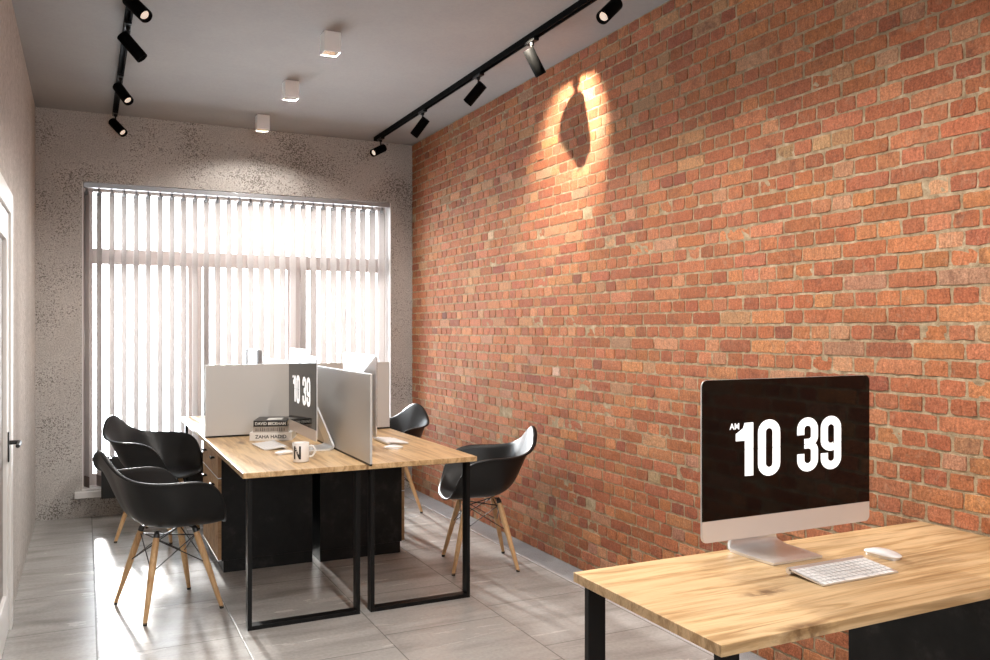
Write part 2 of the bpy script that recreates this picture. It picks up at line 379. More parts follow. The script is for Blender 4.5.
# ------------------------------------------------------------------ room shell
bm = bmesh.new(); bx(bm, L_X-.12, 2.462, F_Y, D_Y, -.05, 0); struct(obj('floor', bm, M['floor']))
bm = bmesh.new(); bx(bm, 2.462, 2.474, F_Y, D_Y, -.05, .0015); struct(obj('trim_1', bm, M['line']))
bm = bmesh.new(); bx(bm, 2.474, R_X+.1, F_Y, D_Y, -.05, 0); struct(obj('trim_2', bm, M['strip']))
bm = bmesh.new(); bx(bm, L_X-.12, R_X+.1, F_Y-.12, D_Y+.25, H, H+.1); struct(obj('ceiling', bm, M['ceil']))
WX0, WX1, WZ0, WZ1 = -.02, 2.437, .20, 2.546
bm = bmesh.new()
bx(bm, L_X-.12, WX0, D_Y, D_Y+.25, -.05, H); bx(bm, WX1, R_X+.1, D_Y, D_Y+.25, -.05, H)
bx(bm, WX0, WX1, D_Y, D_Y+.25, WZ1, H); bx(bm, WX0, WX1, D_Y, D_Y+.25, -.05, WZ0)
struct(obj('wall_back', bm, M['back']))
DY0, DY1, DZ = 3.66, 4.575, 1.975
bm = bmesh.new()
bx(bm, L_X-.12, L_X, F_Y, DY0, 0, H); bx(bm, L_X-.12, L_X, DY1, D_Y, 0, H); bx(bm, L_X-.12, L_X, DY0, DY1, DZ, H)
struct(obj('wall_left', bm, M['left']))
bm = bmesh.new()   # behind the camera, with an unseen opening added for fill light
FX0, FX1, FZ0, FZ1 = .1, 1.3, 1.3, 2.5
bx(bm, L_X-.12, FX0, F_Y-.12, F_Y, -.05, H); bx(bm, FX1, R_X+.1, F_Y-.12, F_Y, -.05, H)
bx(bm, FX0, FX1, F_Y-.12, F_Y, -.05, FZ0); bx(bm, FX0, FX1, F_Y-.12, F_Y, FZ1, H); struct(obj('wall_front', bm, M['left']))

# brick wall: real bricks in English bond standing proud of the mortar
def brick_wall():
    verts, faces, mi, tint = [], [], [], []
    def add_grid(y0, y1, z0, z1, nx, nz, col, prot):
        base = len(verts); W = nx+3; Hh = nz+3
        ys = [y0]+[y0+(y1-y0)*i/nx for i in range(nx+1)]+[y1]; zs = [z0]+[z0+(z1-z0)*i/nz for i in range(nz+1)]+[z1]
        ty = rnd.uniform(-.0007, .0007); tz = rnd.uniform(-.0006, .0006)
        rag = [[rnd.gauss(0, .0013) for _ in range(W)] for _ in range(2)]; rag2 = [[rnd.gauss(0, .0013) for _ in range(Hh)] for _ in range(2)]
        chip = (rnd.choice((0, 1)), rnd.choice((0, 1)), rnd.uniform(.003, .008)) if rnd.random() < .07 else None
        for j, z in enumerate(zs):
            for i, y in enumerate(ys):
                edge = i in (0, W-1) or j in (0, Hh-1); rim = (i in (1, W-2) or j in (1, Hh-2)) and not edge
                yy, zz = y, z
                if j <= 1: zz += rag[0][i]+.0
                if j >= Hh-2: zz += rag[1][i]
                if i <= 1: yy += rag2[0][j]
                if i >= W-2: yy += rag2[1][j]
                if rim or edge:
                    s = .0011 if rim else 0
                    if i <= 1: yy += s
                    if i >= W-2: yy -= s
                    if j <= 1: zz += s
                    if j >= Hh-2: zz -= s
                # rounded corners
                if (i <= 1 or i >= W-2) and (j <= 1 or j >= Hh-2):
                    r = .0016; yy += r if i <= 1 else -r; zz += r if j <= 1 else -r
                    if chip and (i > 1) == bool(chip[0]) and (j > 1) == bool(chip[1]):
                        yy += chip[2] if i <= 1 else -chip[2]; zz += chip[2]*.5 if j <= 1 else -chip[2]*.5
                x = R_X + .003 if edge else R_X - (prot + ty*(i-W/2)/W*2 + tz*(j-Hh/2)/Hh*2 + rnd.gauss(0, .0006)) + (.0005 if rim else 0)
                verts.append((x, yy, zz)); tint.append(col)
        for j in range(Hh-1):
            for i in range(W-1):
                a = base+j*W+i; faces.append((a, a+W, a+W+1, a+1)); mi.append(0)
    pal = [((.46, .175, .088), 30), ((.40, .138, .068), 26), ((.34, .106, .056), 18), ((.53, .235, .118), 13), ((.26, .085, .05), 3),
           ((.17, .07, .048), 1), ((.56, .31, .18), 5), ((.45, .27, .175), 5), ((.42, .30, .19), .5), ((.68, .56, .45), .15)]
    cols = [p[0] for p in pal]; wts = [p[1] for p in pal]
    course, joint = .0627, .0088
    for r in range(49):
        z0 = r*course+.004+rnd.uniform(-.001, .001); z1 = z0+course-joint+rnd.uniform(-.0015, .001)
        hdr = r % 2 == 0
        y = F_Y-.02 + (0 if hdr else .05+(.1 if r % 4 == 1 else 0)); 
        if not hdr and r % 4 == 1: y -= .2
        while y < D_Y-.02:
            if hdr: w = .1 if rnd.random() > .035 else .2
            else:
                w = .2
                if rnd.random() < .13: w = .1
            w += rnd.uniform(-.003, .003)
            a, b2 = max(y+joint/2+rnd.uniform(-.0015, .0015), F_Y+.01), min(y+w-joint/2+rnd.uniform(-.0015, .0015), D_Y-.004)
            y += w
            if b2-a < .02 or rnd.random() < .002: continue
            c = rnd.choices(cols, wts)[0]; mean = (.42, .158, .082); mx_ = .62 if rnd.random() > .06 else 1.0
            c = tuple(mean[i]+(c[i]-mean[i])*mx_ for i in range(3)); k = rnd.uniform(.80, 1.06)
            col = (min(.8, c[0]*k), min(.8, c[1]*k*rnd.uniform(.90, 1.05)), min(.8, c[2]*k*rnd.uniform(.80, .98)), 1)
            hi = min(z1, H-.002)
            add_grid(a, b2, z0, hi, max(3, int((b2-a)/.022)), 3, col, .0036+rnd.uniform(-.0012, .0014) if rnd.random() > .03 else .0008)
    # mortar bed, gently uneven
    base = len(verts); ny, nz = 220, 78
    for j in range(nz+1):
        for i in range(ny+1):
            verts.append((R_X - rnd.uniform(-.0010, .0011), F_Y+(D_Y-F_Y)*i/ny, H*j/nz)); tint.append((1, 1, 1, 1))
    for j in range(nz):
        for i in range(ny):
            a = base+j*(ny+1)+i; faces.append((a, a+ny+1, a+ny+2, a+1)); mi.append(1)
    # wall body behind
    base = len(verts)
    for p in [(R_X+.01, F_Y, 0), (R_X+.1, F_Y, 0), (R_X+.1, D_Y, 0), (R_X+.01, D_Y, 0), (R_X+.01, F_Y, H), (R_X+.1, F_Y, H), (R_X+.1, D_Y, H), (R_X+.01, D_Y, H)]:
        verts.append(p); tint.append((1, 1, 1, 1))
    for f in [(0,3,2,1),(4,5,6,7),(0,1,5,4),(1,2,6,5),(2,3,7,6),(3,0,4,7)]: faces.append(tuple(base+i for i in f)); mi.append(1)
    me = bpy.data.meshes.new('wall_right'); me.from_pydata(verts, [], faces)
    me.materials.append(M['brick']); me.materials.append(M['mortar'])
    me.polygons.foreach_set('material_index', mi)
    me.polygons.foreach_set('use_smooth', [False]*len(mi))
    at = me.attributes.new('tint', 'FLOAT_COLOR', 'POINT'); at.data.foreach_set('color', [c for t in tint for c in t])
    me.update(); o = bpy.data.objects.new('wall_right', me); C.objects.link(o); struct(o)
brick_wall()

# ------------------------------------------------------------------ window
win = bpy.data.objects.new('window_1', None); C.objects.link(win); win.location = (1.2, D_Y, WZ0); struct(win)
def wp(name, bm, m):
    o = obj(name, bm, m, win); o.location = (-1.2, -D_Y, -WZ0); return o
y0, y1 = D_Y+.155, D_Y+.215
bm = bmesh.new()
bx(bm, WX0, WX0+.075, y0, y1, WZ0, WZ1, .004); bx(bm, WX1-.075, WX1, y0, y1, WZ0, WZ1, .004)
bx(bm, WX0+.075, WX1-.075, y0, y1, WZ0, WZ0+.10, .004); bx(bm, WX0+.075, WX1-.075, y0, y1, WZ1-.05, WZ1, .004)
wp('frame', bm, M['frame_pink'])
wp('transom', B(WX0+.075, WX1-.075, y0, y1, 1.935, 2.055, bev=.004), M['frame_pink'])
for xa, xb in ((.755, .865), (1.56, 1.675)):
    wp('mullion', B(xa, xb, y0, y1, WZ0+.10, 1.935, bev=.004), M['frame_pink'])
wp('pane', B(WX0+.075, WX1-.075, y0+.03, y0+.034, 2.055, WZ1-.05), M['glass'])
for xa, xb in ((WX0+.075, .755), (.865, 1.56), (1.675, WX1-.075)):
    wp('pane', B(xa, xb, y0+.03, y0+.034, WZ0+.10, 1.935), M['glass'])
wp('sill', B(WX0-.05, WX1+.05, D_Y-.055, D_Y-.0005, .150, .198, bev=.004), M['white'])
wp('sill_board', B(WX0+.001, WX1-.001, D_Y-.0005, y0, WZ0+.0005, WZ0+.012), M['white'])
wp('reveal', B(WX1-.006, WX1-.0005, D_Y+.001, y0, WZ0+.012, WZ1-.001), M['pvc'])
wp('reveal', B(WX0+.0005, WX0+.006, D_Y+.001, y0, WZ0+.012, WZ1-.001), M['pvc'])

# vertical blind
bl = thing('vertical_blind', 'white vertical louvre blind with narrow turned slats hanging across the window', 'blind', (1.2, D_Y+.05, WZ0+.02))
ofs = (-1.2, -(D_Y+.05), -(WZ0+.02))
o = obj('headrail', B(WX0+.01, WX1-.008, D_Y+.005, D_Y+.045, 2.505, 2.54, bev=.003), M['headrail'], bl); o.location = ofs
NS, pitch = 28, .0872; ang = math.radians(-24); hw = .0445
sl = None
for i in range(NS):
    x = WX0+.033+i*pitch; cy = D_Y+.052
    if x > 2.40: break
    if sl is None:
        bm = bmesh.new(); n = 6; rows = []
        for z in (.215, 2.478):
            rows.append([bm.verts.new((math.sin(ang)*hw*t + math.cos(ang)*.003*(1-t*t), math.cos(ang)*hw*t - math.sin(ang)*.003*(1-t*t), z-.0)) for t in [2*k/n-1 for k in range(n+1)]])
        for k in range(n): bm.faces.new((rows[0][k], rows[0][k+1], rows[1][k+1], rows[1][k]))
        sl = obj('slat', bm, M['slat'], bl, smooth=True)
        so = sl.modifiers.new('t', 'SOLIDIFY'); so.thickness = .0006
        bm = bmesh.new(); bx(bm, -.006, .006, -.006, .006, 2.475, 2.505); 
        bx(bm, -.022, .022, -.002, .002, 2.452, 2.480)
        ca = obj('carrier', bm, M['carrier'], bl); ca.rotation_euler = (0, 0, 0)
        we = obj('bottom_weight', B(-hw*.99, hw*.99, -.0016, .0016, .216, .30), M['weight'], bl)
        s, c, w = sl, ca, we
    else:
        s, c, w = sl.copy(), ca.copy(), we.copy()
        for q in (s, c, w): C.objects.link(q)
    a = rnd.uniform(-.03, .03)
    for q in (s, c, w): q.location = (x+ofs[0], cy+ofs[1], ofs[2])
    s.rotation_euler = (0, 0, a); c.rotation_euler = (0, 0, a-ang+PI/2); w.rotation_euler = (0, 0, a-ang+PI/2)
rr = bpy.data.objects.new('radiator', None)
C.objects.link(rr); rr.location = (.95, D_Y-.12, .155); tag(rr, 'low black radiator on the wall under the window behind the left chairs', 'radiator')
bm = bmesh.new(); bx(bm, -.84, .84, -.04, .04, 0, .30, .004)
obj('body', bm, M['radiator'], rr)
bm = bmesh.new()
for k in range(28): bx(bm, -.82+k*.06, -.82+k*.06+.035, -.03, .03, .3002, .312)
obj('grille', bm, M['black_metal'], rr)
obj('bracket', B(-.6, -.56, .04, .118, .05, .25), M['radiator'], rr); obj('bracket', B(.56, .6, .04, .118, .05, .25), M['radiator'], rr)

# ------------------------------------------------------------------ door in the left wall
dr = bpy.data.objects.new('door_1', None); C.objects.link(dr); dr.location = (L_X, 4.1, 0); struct(dr)
def dp(name, bm, m, p=None):
    o = obj(name, bm, m, p or dr)
    if p is None: o.location = (-L_X, -4.1, 0)
    return o
bm = bmesh.new()
bx(bm, L_X, L_X+.018, DY1-.005, DY1+.11, 0, DZ+.095, .003); bx(bm, L_X, L_X+.018, DY0-.11, DY0+.005, 0, DZ+.095, .003)
bx(bm, L_X, L_X+.018, DY0+.005, DY1-.005, DZ-.005, DZ+.095, .003)
dp('casing', bm, M['door_white'])
bm = bmesh.new(); a, b2, x0, x1 = DY0+.012, DY1-.014, L_X-.03, L_X+.008
bx(bm, x0, x1, a, a+.11, .008, DZ-.012, .003); bx(bm, x0, x1, b2-.11, b2, .008, DZ-.012, .003)
bx(bm, x0, x1, a+.11, b2-.11, .008, .20, .003); bx(bm, x0, x1, a+.11, b2-.11, DZ-.14, DZ-.012, .003)
leaf = dp('leaf', bm, M['door_white'])
o = dp('inset_panel', B(L_X-.02, L_X-.008, a+.11, b2-.11, .2, DZ-.14), M['door_panel'])
dp('jamb', B(L_X-.11, L_X-.045, DY0+.001, DY1-.001, .001, DZ-.001), M['door_white'])
bm = bmesh.new(); hy, hz = 4.50, .895
bx(bm, L_X+.0085, L_X+.015, hy-.018, hy+.018, hz-.09, hz+.05, .003)
tube(bm, [(L_X+.012, hy, hz), (L_X+.045, hy, hz), (L_X+.056, hy-.012, hz), (L_X+.058, hy-.06, hz-.002), (L_X+.056, hy-.12, hz-.004)], [.010, .010, .011, .010, .009], 12)
smooth_by_angle(dp('door_handle', bm, M['handle']))

# ------------------------------------------------------------------ desks
def desk(name_label, x0, x1, y0, y1, along, mat, ends):
    """along: 'x' or 'y' = direction of the long side; loops stand at the ends in `ends`"""
    cx, cy = (x0+x1)/2, (y0+y1)/2
    t = thing('desk', name_label, 'desk', (cx, cy, 0), group='oak desks on black steel loop legs')
    top = B(x0-cx, x1-cx, y0-cy, y1-cy, .724, .75, bev=.0012)
    obj('tabletop', top, mat, t)
    for e in ends:
        bm = bmesh.new(); w, d = .02, .055
        if along == 'y':
            yc = (y1-cy-.0575 if e > 0 else y0-cy+.0575); a, b2 = x0-cx+.027, x1-cx-.027
            bx(bm, a, a+w, yc-d/2, yc+d/2, 0, .7235, .001); bx(bm, b2-w, b2, yc-d/2, yc+d/2, 0, .7235, .001)
            bx(bm, a+w, b2-w, yc-d/2, yc+d/2, 0.0002, w, .001); bx(bm, a+w, b2-w, yc-d/2, yc+d/2, .7175, .7235, .001)
        else:
            xc = (x1-cx-.047 if e > 0 else x0-cx+.047); a, b2 = y0-cy+.027, y1-cy-.027
            bx(bm, xc-d/2, xc+d/2, a, a+w, 0, .7235, .001); bx(bm, xc-d/2, xc+d/2, b2-w, b2, 0, .7235, .001)
            bx(bm, xc-d/2, xc+d/2, a+w, b2-w, .0002, w, .001); bx(bm, xc-d/2, xc+d/2, a+w, b2-w, .7175, .7235, .001)
        obj('loop_leg', bm, M['black_metal'], t)
    return t
YA, YM, YB = 4.035, 5.456, 6.877; XA, XM, XB = .662, 1.263, 1.864
desk('front left oak desk of the group, carrying mug, books and a lit monitor', XA, XM-.0005, YA, YM-.0005, 'y', M['oak_y'], (-1,))
desk('oak desk at the front right of the group, with a computer seen from behind', XM+.0005, XB, YA, YM-.0005, 'y', M['oak_y'], (-1,))
desk('oak desk at the rear left of the group, mostly behind the grey cross panel', XA, XM-.0005, YM+.0005, YB, 'y', M['oak_y'], (1,))
desk('oak desk at the rear right of the group, beside the half hidden chair', XM+.0005, XB, YM+.0005, YB, 'y', M['oak_y'], (1,))
desk('big foreground oak desk against the brick wall with computer, keyboard and mouse', 1.2115, 2.626, 1.389, 1.989, 'x', M['oak_x'], (-1,))

def pedestal(label, x0, x1, y0, y1, face):
    """face: direction the drawers look ('-x','+x','-y')"""
    cx, cy = (x0+x1)/2, (y0+y1)/2; w, d = (y1-y0, x1-x0) if face[1] == 'x' else (x1-x0, y1-y0)
    t = thing('drawer_pedestal', label, 'cabinet', (cx, cy, 0), {'-x': PI/2*3, '+x': PI/2, '-y': 0}[face], group='drawer pedestals under the desks')
    # local: drawers look to -y, width along x
    obj('carcass', B(-w/2, w/2, -d/2+.019, d/2, .07, .715, bev=.001), M['black_lam'], t)
    obj('plinth', B(-w/2, w/2, -d/2+.03, d/2, 0, .0698), M['black_lam'], t)
    zs = [(.555, .705), (.395, .545), (.075, .385)]
    for a, b2 in zs:
        dw = obj('drawer_front', B(-w/2+.002, w/2-.002, -d/2, -d/2+.0185, a, b2, bev=.001), M['oak_z'], t)
        obj('trim_strip', B(-w/2+.002, w/2-.002, -d/2-.0015, -d/2+.0185, a-.006, a-.0005), M['alu'], dw)
        bm = bmesh.new(); hz = b2-.05
        tube(bm, [(-.01, -d/2-.0005, hz), (-.01, -d/2-.018, hz)], .004, 8); tube(bm, [(.03, -d/2-.0005, hz), (.03, -d/2-.018, hz)], .004, 8)
        bx(bm, -.02, .04, -d/2-.026, -d/2-.017, hz-.007, hz+.007, .003)
        obj('drawer_handle', bm, M['black_metal'], dw)
    return t
pedestal('oak fronted drawer unit with black side under the front left desk', .698, 1.25, 5.108, 5.452, '-x')
pedestal('oak fronted drawer unit on the left, behind the one with the black side', .698, 1.25, 5.46, 5.804, '-x')
pedestal('black sided drawer unit under the front right desk, fronts to brick wall', 1.292, 1.838, 5.084, 5.452, '+x')
pedestal('drawer unit on the right, hidden behind the black sided one', 1.292, 1.838, 5.46, 5.804, '+x')
pedestal('black drawer unit under the big foreground desk', 2.247, 2.60, 1.425, 1.965, '-y')

# ------------------------------------------------------------------ divider panels
def divider(label, x0, x1, y0, y1):
    cx, cy = (x0+x1)/2, (y0+y1)/2
    t = thing('desk_divider', label, 'divider', (cx, cy, DESK_TOP), group='grey divider panels on the desks')
    hx, hy = (x1-x0)/2, (y1-y0)/2
    obj('panel', B(-hx, hx, -hy, hy, .0105, .4495, bev=.0015), M['panel'], t)
    e = .001
    obj('base_strip', B(-hx, hx, -hy+e, hy-e, .0005, .0100), M['black_metal'], t)
    obj('top_edge', B(-hx, hx, -hy, hy, .4497, .4525, bev=.0006), M['panel_edge'], t)
    return t
divider('long grey divider panel between the front desks, nearest the camera', 1.2555, 1.2675, 3.968, 5.446)
divider('long grey divider panel between the rear desks, near the window', 1.2555, 1.2675, 5.468, 6.87)
divider('grey cross divider panel behind the books and lit monitor', .668, 1.2545, 5.447, 5.465)
divider('grey cross divider panel on the right desks, behind the white keyboard', 1.2685, 1.862, 5.447, 5.465)

# ------------------------------------------------------------------ computers
def stroke(path, w):
    """outline polygon quads of a thick polyline (mitred), returned as list of quads"""
    path = [p for i, p in enumerate(path) if i == 0 or math.hypot(p[0]-path[i-1][0], p[1]-path[i-1][1]) > 1e-5]
    n = len(path); L, Rr = [], []
    if isinstance(w, list): w = w[0]
    for i in range(n):
        p = Vector(path[i])
        if i == 0: d = Vector(path[1])-p
        elif i == n-1: d = p-Vector(path[i-1])
        else:
            d1 = (p-Vector(path[i-1])).normalized(); d2 = (Vector(path[i+1])-p).normalized(); d = d1+d2
        d.normalize(); nn = Vector((-d.y, d.x)); k = 1.0
        if 0 < i < n-1: k = 1/max(.5, nn.dot(Vector((-d2.y, d2.x))))
        ww = w[i] if isinstance(w, list) else w
        L.append(p+nn*ww/2*k); Rr.append(p-nn*ww/2*k)
    return [(Rr[i], Rr[i+1], L[i+1], L[i]) for i in range(n-1)]
def arc(cx, cy, rx, ry, a0, a1, n=10):
    return [(cx+rx*math.cos(math.radians(a0+(a1-a0)*k/n)), cy+ry*math.sin(math.radians(a0+(a1-a0)*k/n))) for k in range(n+1)]
def digit_quads(ch):
    """digits 0.47 wide, 1.0 tall, stroke ~.165"""
    s = .165; W = .47; xl, xr = s/2, W-s/2; r = (xr-xl)/2; cx = W/2; t = s/2
    if ch == '0':
        p = arc(cx, 1-.155-.045, r, .155, 0, 180, 12)+arc(cx, .2, r, .155, 180, 360, 12); p.append(p[0]); q = stroke(p, [s]*len(p)); 
        return q
    if ch == '1':
        q = stroke([(.30+.0, 0), (.30, 1.0)], s+.01)
        q += [(Vector((.03, .665)), Vector((.25, .665)), Vector((.25, .80)), Vector((.03, .80)))]
        q += [(Vector((.03, .80)), Vector((.25, .80)), Vector((.25, 1.0)), Vector((.175, .90))), (Vector((.175, .90)), Vector((.25, .9)), Vector((.25, 1.0)), Vector((.21, 1.0)))]
        return q
    if ch == '3':
        top = [(xl, .69), (xl, .80)]+arc(cx, .80, r, .15, 180, 0, 12)+[(xr, .69)]+arc(cx+.02, .66, r-.02, .13, 0, -90, 8)+[(.16, .53)]
        bot = [(.16, .50)]+arc(cx+.02, .375, r-.02, .125, 90, 0, 8)+[(xr, .21)]+arc(cx, .20, r, .15, 0, -180, 12)+[(xl, .32)]
        return stroke(top, s*.97)+stroke(bot, s*.97)
    if ch == '9':
        lp = arc(cx, .80, r, .15, 0, 180, 12)+[(xl, .60)]+arc(cx, .54, r, .12, 180, 300, 8)
        st = [(xr, .80), (xr, .20)]+arc(cx, .20, r, .15, 0, -180, 12)+[(xl, .30)]
        return stroke(lp, s)+stroke(st, s)
def computer(label, loc, rz):
    t = thing('desktop_computer', label, 'computer', loc, rz, group='all in one desktop computers')
    # local: screen looks to -y, front glass plane at y=0, z measured from desk top
    W, Hs, zb = .652, .449, .081; zc = zb+Hs/2
    # aluminium body with bulged back
    bm = bmesh.new(); outline = rrect(W, Hs, .018, 6)
    fr = [bm.verts.new((u, .0015, zc+v)) for u, v in outline]
    sides = [bm.verts.new((u, .006, zc+v)) for u, v in outline]
    bm.faces.new(fr); n = len(outline)
    for i in range(n): bm.faces.new((fr[i], fr[(i+1) % n], sides[(i+1) % n], sides[i]))
    prev = sides
    for k in range(1, 9):
        f = 1-k/9; dep = .006+.048*(1-f*f)**1.0
        ring = [bm.verts.new((u*f, dep, zc+v*f)) for u, v in outline]
        for i in range(n): bm.faces.new((prev[i], prev[(i+1) % n], ring[(i+1) % n], ring[i]))
        prev = ring
    bm.faces.new(prev)
    smooth_by_angle(obj('housing', bm, M['alu'], t), 35)
    ch = .060
    bm = bmesh.new()
    lower = [(u, v) for u, v in rrect(W-.001, Hs-.001, .0175, 6)]
    def clip(poly, zcut, keep_above):
        out = []
        for i in range(len(poly)):
            a, b2 = poly[i], poly[(i+1) % len(poly)]; ia = (a[1] >= zcut) == keep_above; ib = (b2[1] >= zcut) == keep_above
            if ia: out.append(a)
            if ia != ib:
                s = (zcut-a[1])/(b2[1]-a[1]); out.append((a[0]+(b2[0]-a[0])*s, zcut))
        return out
    cut = -Hs/2+ch
    prism(bm, clip(lower, cut, False), lambda u, v, w: (u, w-.0012, zc+v), .0025); obj('chin', bm, M['alu_chin'], t)
    bm = bmesh.new(); prism(bm, clip(lower, cut, True), lambda u, v, w: (u, w-.0015, zc+v), .0028)
    scr = obj('screen', bm, M['screen'], t)
    # clock: 10 39 with a thin split line
    bm = bmesh.new(); hgt = .150; zmid = zc+.030-.004; yy = -.0019
    split = .0011; zs = zmid+.0
    def flat(name, bm):
        for f in bm.faces:
            f.normal_update()
            if f.normal.y > 0: f.normal_flip()
        me = bpy.data.meshes.new(name); bm.to_mesh(me); bm.free(); me.materials.append(M['digit'])
        o = bpy.data.objects.new(name, me); C.objects.link(o); o.parent = scr
    bm.free()
    for chh, xo in (('1', -.213), ('0', -.126), ('3', .024), ('9', .119)):
        bm = bmesh.new()
        for q in digit_quads(chh):
            poly = [(p.x, p.y) for p in q]
            for above in (True, False):
                pp = clip(poly, .5+(.004 if above else -.004), above)
                if len(pp) >= 3:
                    vs = [bm.verts.new((xo+u*hgt*1.20, yy, zs+(v-.5)*hgt)) for u, v in pp]
                    try: bm.faces.new(vs)
                    except ValueError: pass
        flat('clock_digit', bm)
    bm = bmesh.new()
    tm = text_mesh('AM', .0175, .012, 1.0)
    letters(bm, tm, lambda u, v: (-.248+u+.018, yy, zs+hgt*.5-.017+v))
    flat('clock_letters', bm)
    # stand: foot plate and slanted neck
    bm = bmesh.new(); w2 = .1015
    prof = []  # (y,z) centre line from foot front to neck top
    prof = [(-.030, .0045), (.05, .0045), (.115, .0045), (.138, .0065), (.150, .012), (.155, .022), (.152, .036), (.120, .115), (.085, .20), (.062, .255)]
    th = [.0035, .004, .0045, .006, .007, .007, .0055, .0045, .0045, .0045]
    L1, L2 = [], []
    for i, (y, z) in enumerate(prof):
        a = prof[max(0, i-1)]; b2 = prof[min(len(prof)-1, i+1)]; dy, dz = b2[0]-a[0], b2[1]-a[1]; l = math.hypot(dy, dz); ny, nz = -dz/l, dy/l
        hw_ = w2 if i < 4 else w2-.006*(i-3)/1.0*.7
        if i == 0: hw_ = w2-.006
        for s, Ls in ((1, L1), (-1, L2)):
            Ls.append([bm.verts.new((sx*hw_, y+ny*th[i]*s*.9, max(.0003, z+nz*th[i]*s*.9))) for sx in (-1, 1)])
    for i in range(len(prof)-1):
        bm.faces.new((L1[i][0], L1[i][1], L1[i+1][1], L1[i+1][0])); bm.faces.new((L2[i][0], L2[i+1][0], L2[i+1][1], L2[i][1]))
        bm.faces.new((L1[i][0], L1[i+1][0], L2[i+1][0], L2[i][0])); bm.faces.new((L1[i][1], L2[i][1], L2[i+1][1], L1[i+1][1]))
    bm.faces.new((L1[0][0], L2[0][0], L2[0][1], L1[0][1])); bm.faces.new((L1[-1][0], L1[-1][1], L2[-1][1], L2[-1][0]))
    st = smooth_by_angle(obj('stand', bm, M['alu'], t), 50)
    return t
c0 = computer('big computer with black clock screen on the foreground oak desk', (1.847, 1.822, DESK_TOP), 0)
dup(c0, (1.09, 4.695, DESK_TOP), -PI/2, 'computer with lit clock screen behind the mug and books on the left desk')
dup(c0, (1.434, 4.735, DESK_TOP), PI/2, 'computer whose bright silver back rises over the long divider panel')
dup(c0, (1.09, 6.21, DESK_TOP), -PI/2, 'computer peeping over the grey cross panel on the rear left desk')
dup(c0, (1.434, 6.21, DESK_TOP), PI/2, 'computer on the rear right desk, hidden behind the divider panels')

def keyboard(label, loc, rz, individual):
    t = thing('computer_keyboard', label, 'keyboard', loc, rz, group='white wireless keyboards')
    W, Dp = .284, .130; bm = bmesh.new()
    def hz(y): return .0045+(y+Dp/2)/Dp*.0125   # top surface height
    # tray: tapered slab
    pts = [(-Dp/2, .0006), (-Dp/2, hz(-Dp/2)), (Dp/2-.012, hz(Dp/2-.012)), (Dp/2-.012, hz(Dp/2-.012)-.0045)]
    prism(bm, pts, lambda u, v, w: (w-W/2, u, v), W)
    obj('tray', bm, M['alu'], t)
    bm = T([(-W/2, Dp/2-.010, .0100), (W/2, Dp/2-.010, .0100)], .0095, 16); smooth_by_angle(obj('battery_tube', bm, M['alu'], t))
    kb = None; rows = 6; kw = .0158; kp = .0186
    keys = []
    for r in range(rows):
        y = Dp/2-.031-r*.0187
        if r == 5:
            xs = [(-.131+kp*i, kw) for i in range(4)]+[(-.131+kp*4+.040, .086)]+[(-.131+kp*(9.35+i), kw) for i in range(5)]
            xs = [(-.131+i*kp, kw) for i in range(3)]+[(-.131+3.1*kp, kw*1.15)]+[(-.131+6.15*kp, kw*5.0)]+[(-.131+9.2*kp, kw*1.15)]+[(-.131+(10.3+i*1.0)*kp, kw) for i in range(4)]
        else: xs = [(-.131+kp*i+ (0 if r == 0 else 0), kw) for i in range(15)]
        for x, w in xs:
            if x+w/2 > W/2-.002: continue
            keys.append((x, y, w, hz(y)))
    if individual:
        base = None
        for x, y, w, z in keys:
            if base is None:
                bm = bmesh.new(); bx(bm, -kw/2, kw/2, -.0079, .0079, .0003, .0022, .0012); base = obj('key', bm, M['key'], t); k = base
            else: k = base.copy(); C.objects.link(k)
            k.location = (x, y, z); k.rotation_euler = (math.atan2(.0125, Dp), 0, 0); k.scale = (w/kw, 1, 1)
    else:
        bm = bmesh.new()
        for x, y, w, z in keys: bx(bm, x-w/2, x+w/2, y-.0079, y+.0079, z+.0006, z+.0022)
        obj('keys', bm, M['key'], t)
    return t
keyboard('white keyboard in front of the big computer on the foreground desk', (1.869, 1.656, DESK_TOP+.0003), 0, True)
k1 = keyboard('white keyboard beside the stack of books on the left desk', (.950, 4.885, DESK_TOP+.0003), -PI/2+.06, False)
dup(k1, (1.640, 4.79, DESK_TOP+.0003), PI/2, 'white keyboard right of the long divider panel')
def mouse(label, loc, rz):
    t = thing('computer_mouse', label, 'mouse', loc, rz, group='white computer mice')
    bm = bmesh.new(); n = 28; rings = []
    a, b2 = .0285, .0565
    def outl(k): 
        an = 2*PI*k/n; c, s = math.cos(an), math.sin(an); e = 2/2.6
        return (a*math.copysign(abs(c)**e, c), b2*math.copysign(abs(s)**e, s))
    for f, z in ((.93, .006), (1.0, .009), (.985, .012), (.93, .015), (.82, .018), (.62, .0205), (.35, .022)):
        ring = []
        for k in range(n):
            u, v = outl(k); v *= f; u *= f
            drop = .30*(abs(v)/b2)**2.2
            ring.append(bm.verts.new((u, v, z if f in (.93,) and z == .006 else max(.0062, z*(1-drop*(z-.006)/.014)))))
        rings.append(ring)
    for r0, r1 in zip(rings, rings[1:]):
        for k in range(n): bm.faces.new((r0[k], r0[(k+1) % n], r1[(k+1) % n], r1[k]))
    bm.faces.new(rings[-1]); bm.faces.new(rings[0][::-1])
    obj('shell', bm, M['mouse'], t, smooth=True)
    bm = bmesh.new(); pl = [tuple(v*.90 for v in outl(k)) for k in range(n)]
    prism(bm, pl, lambda u, v, w: (u, v, .0003+w), .0057); obj('base', bm, M['alu'], t)
    return t
m0 = mouse('white mouse right of the keyboard on the foreground desk', (2.118, 1.728, DESK_TOP), .12)
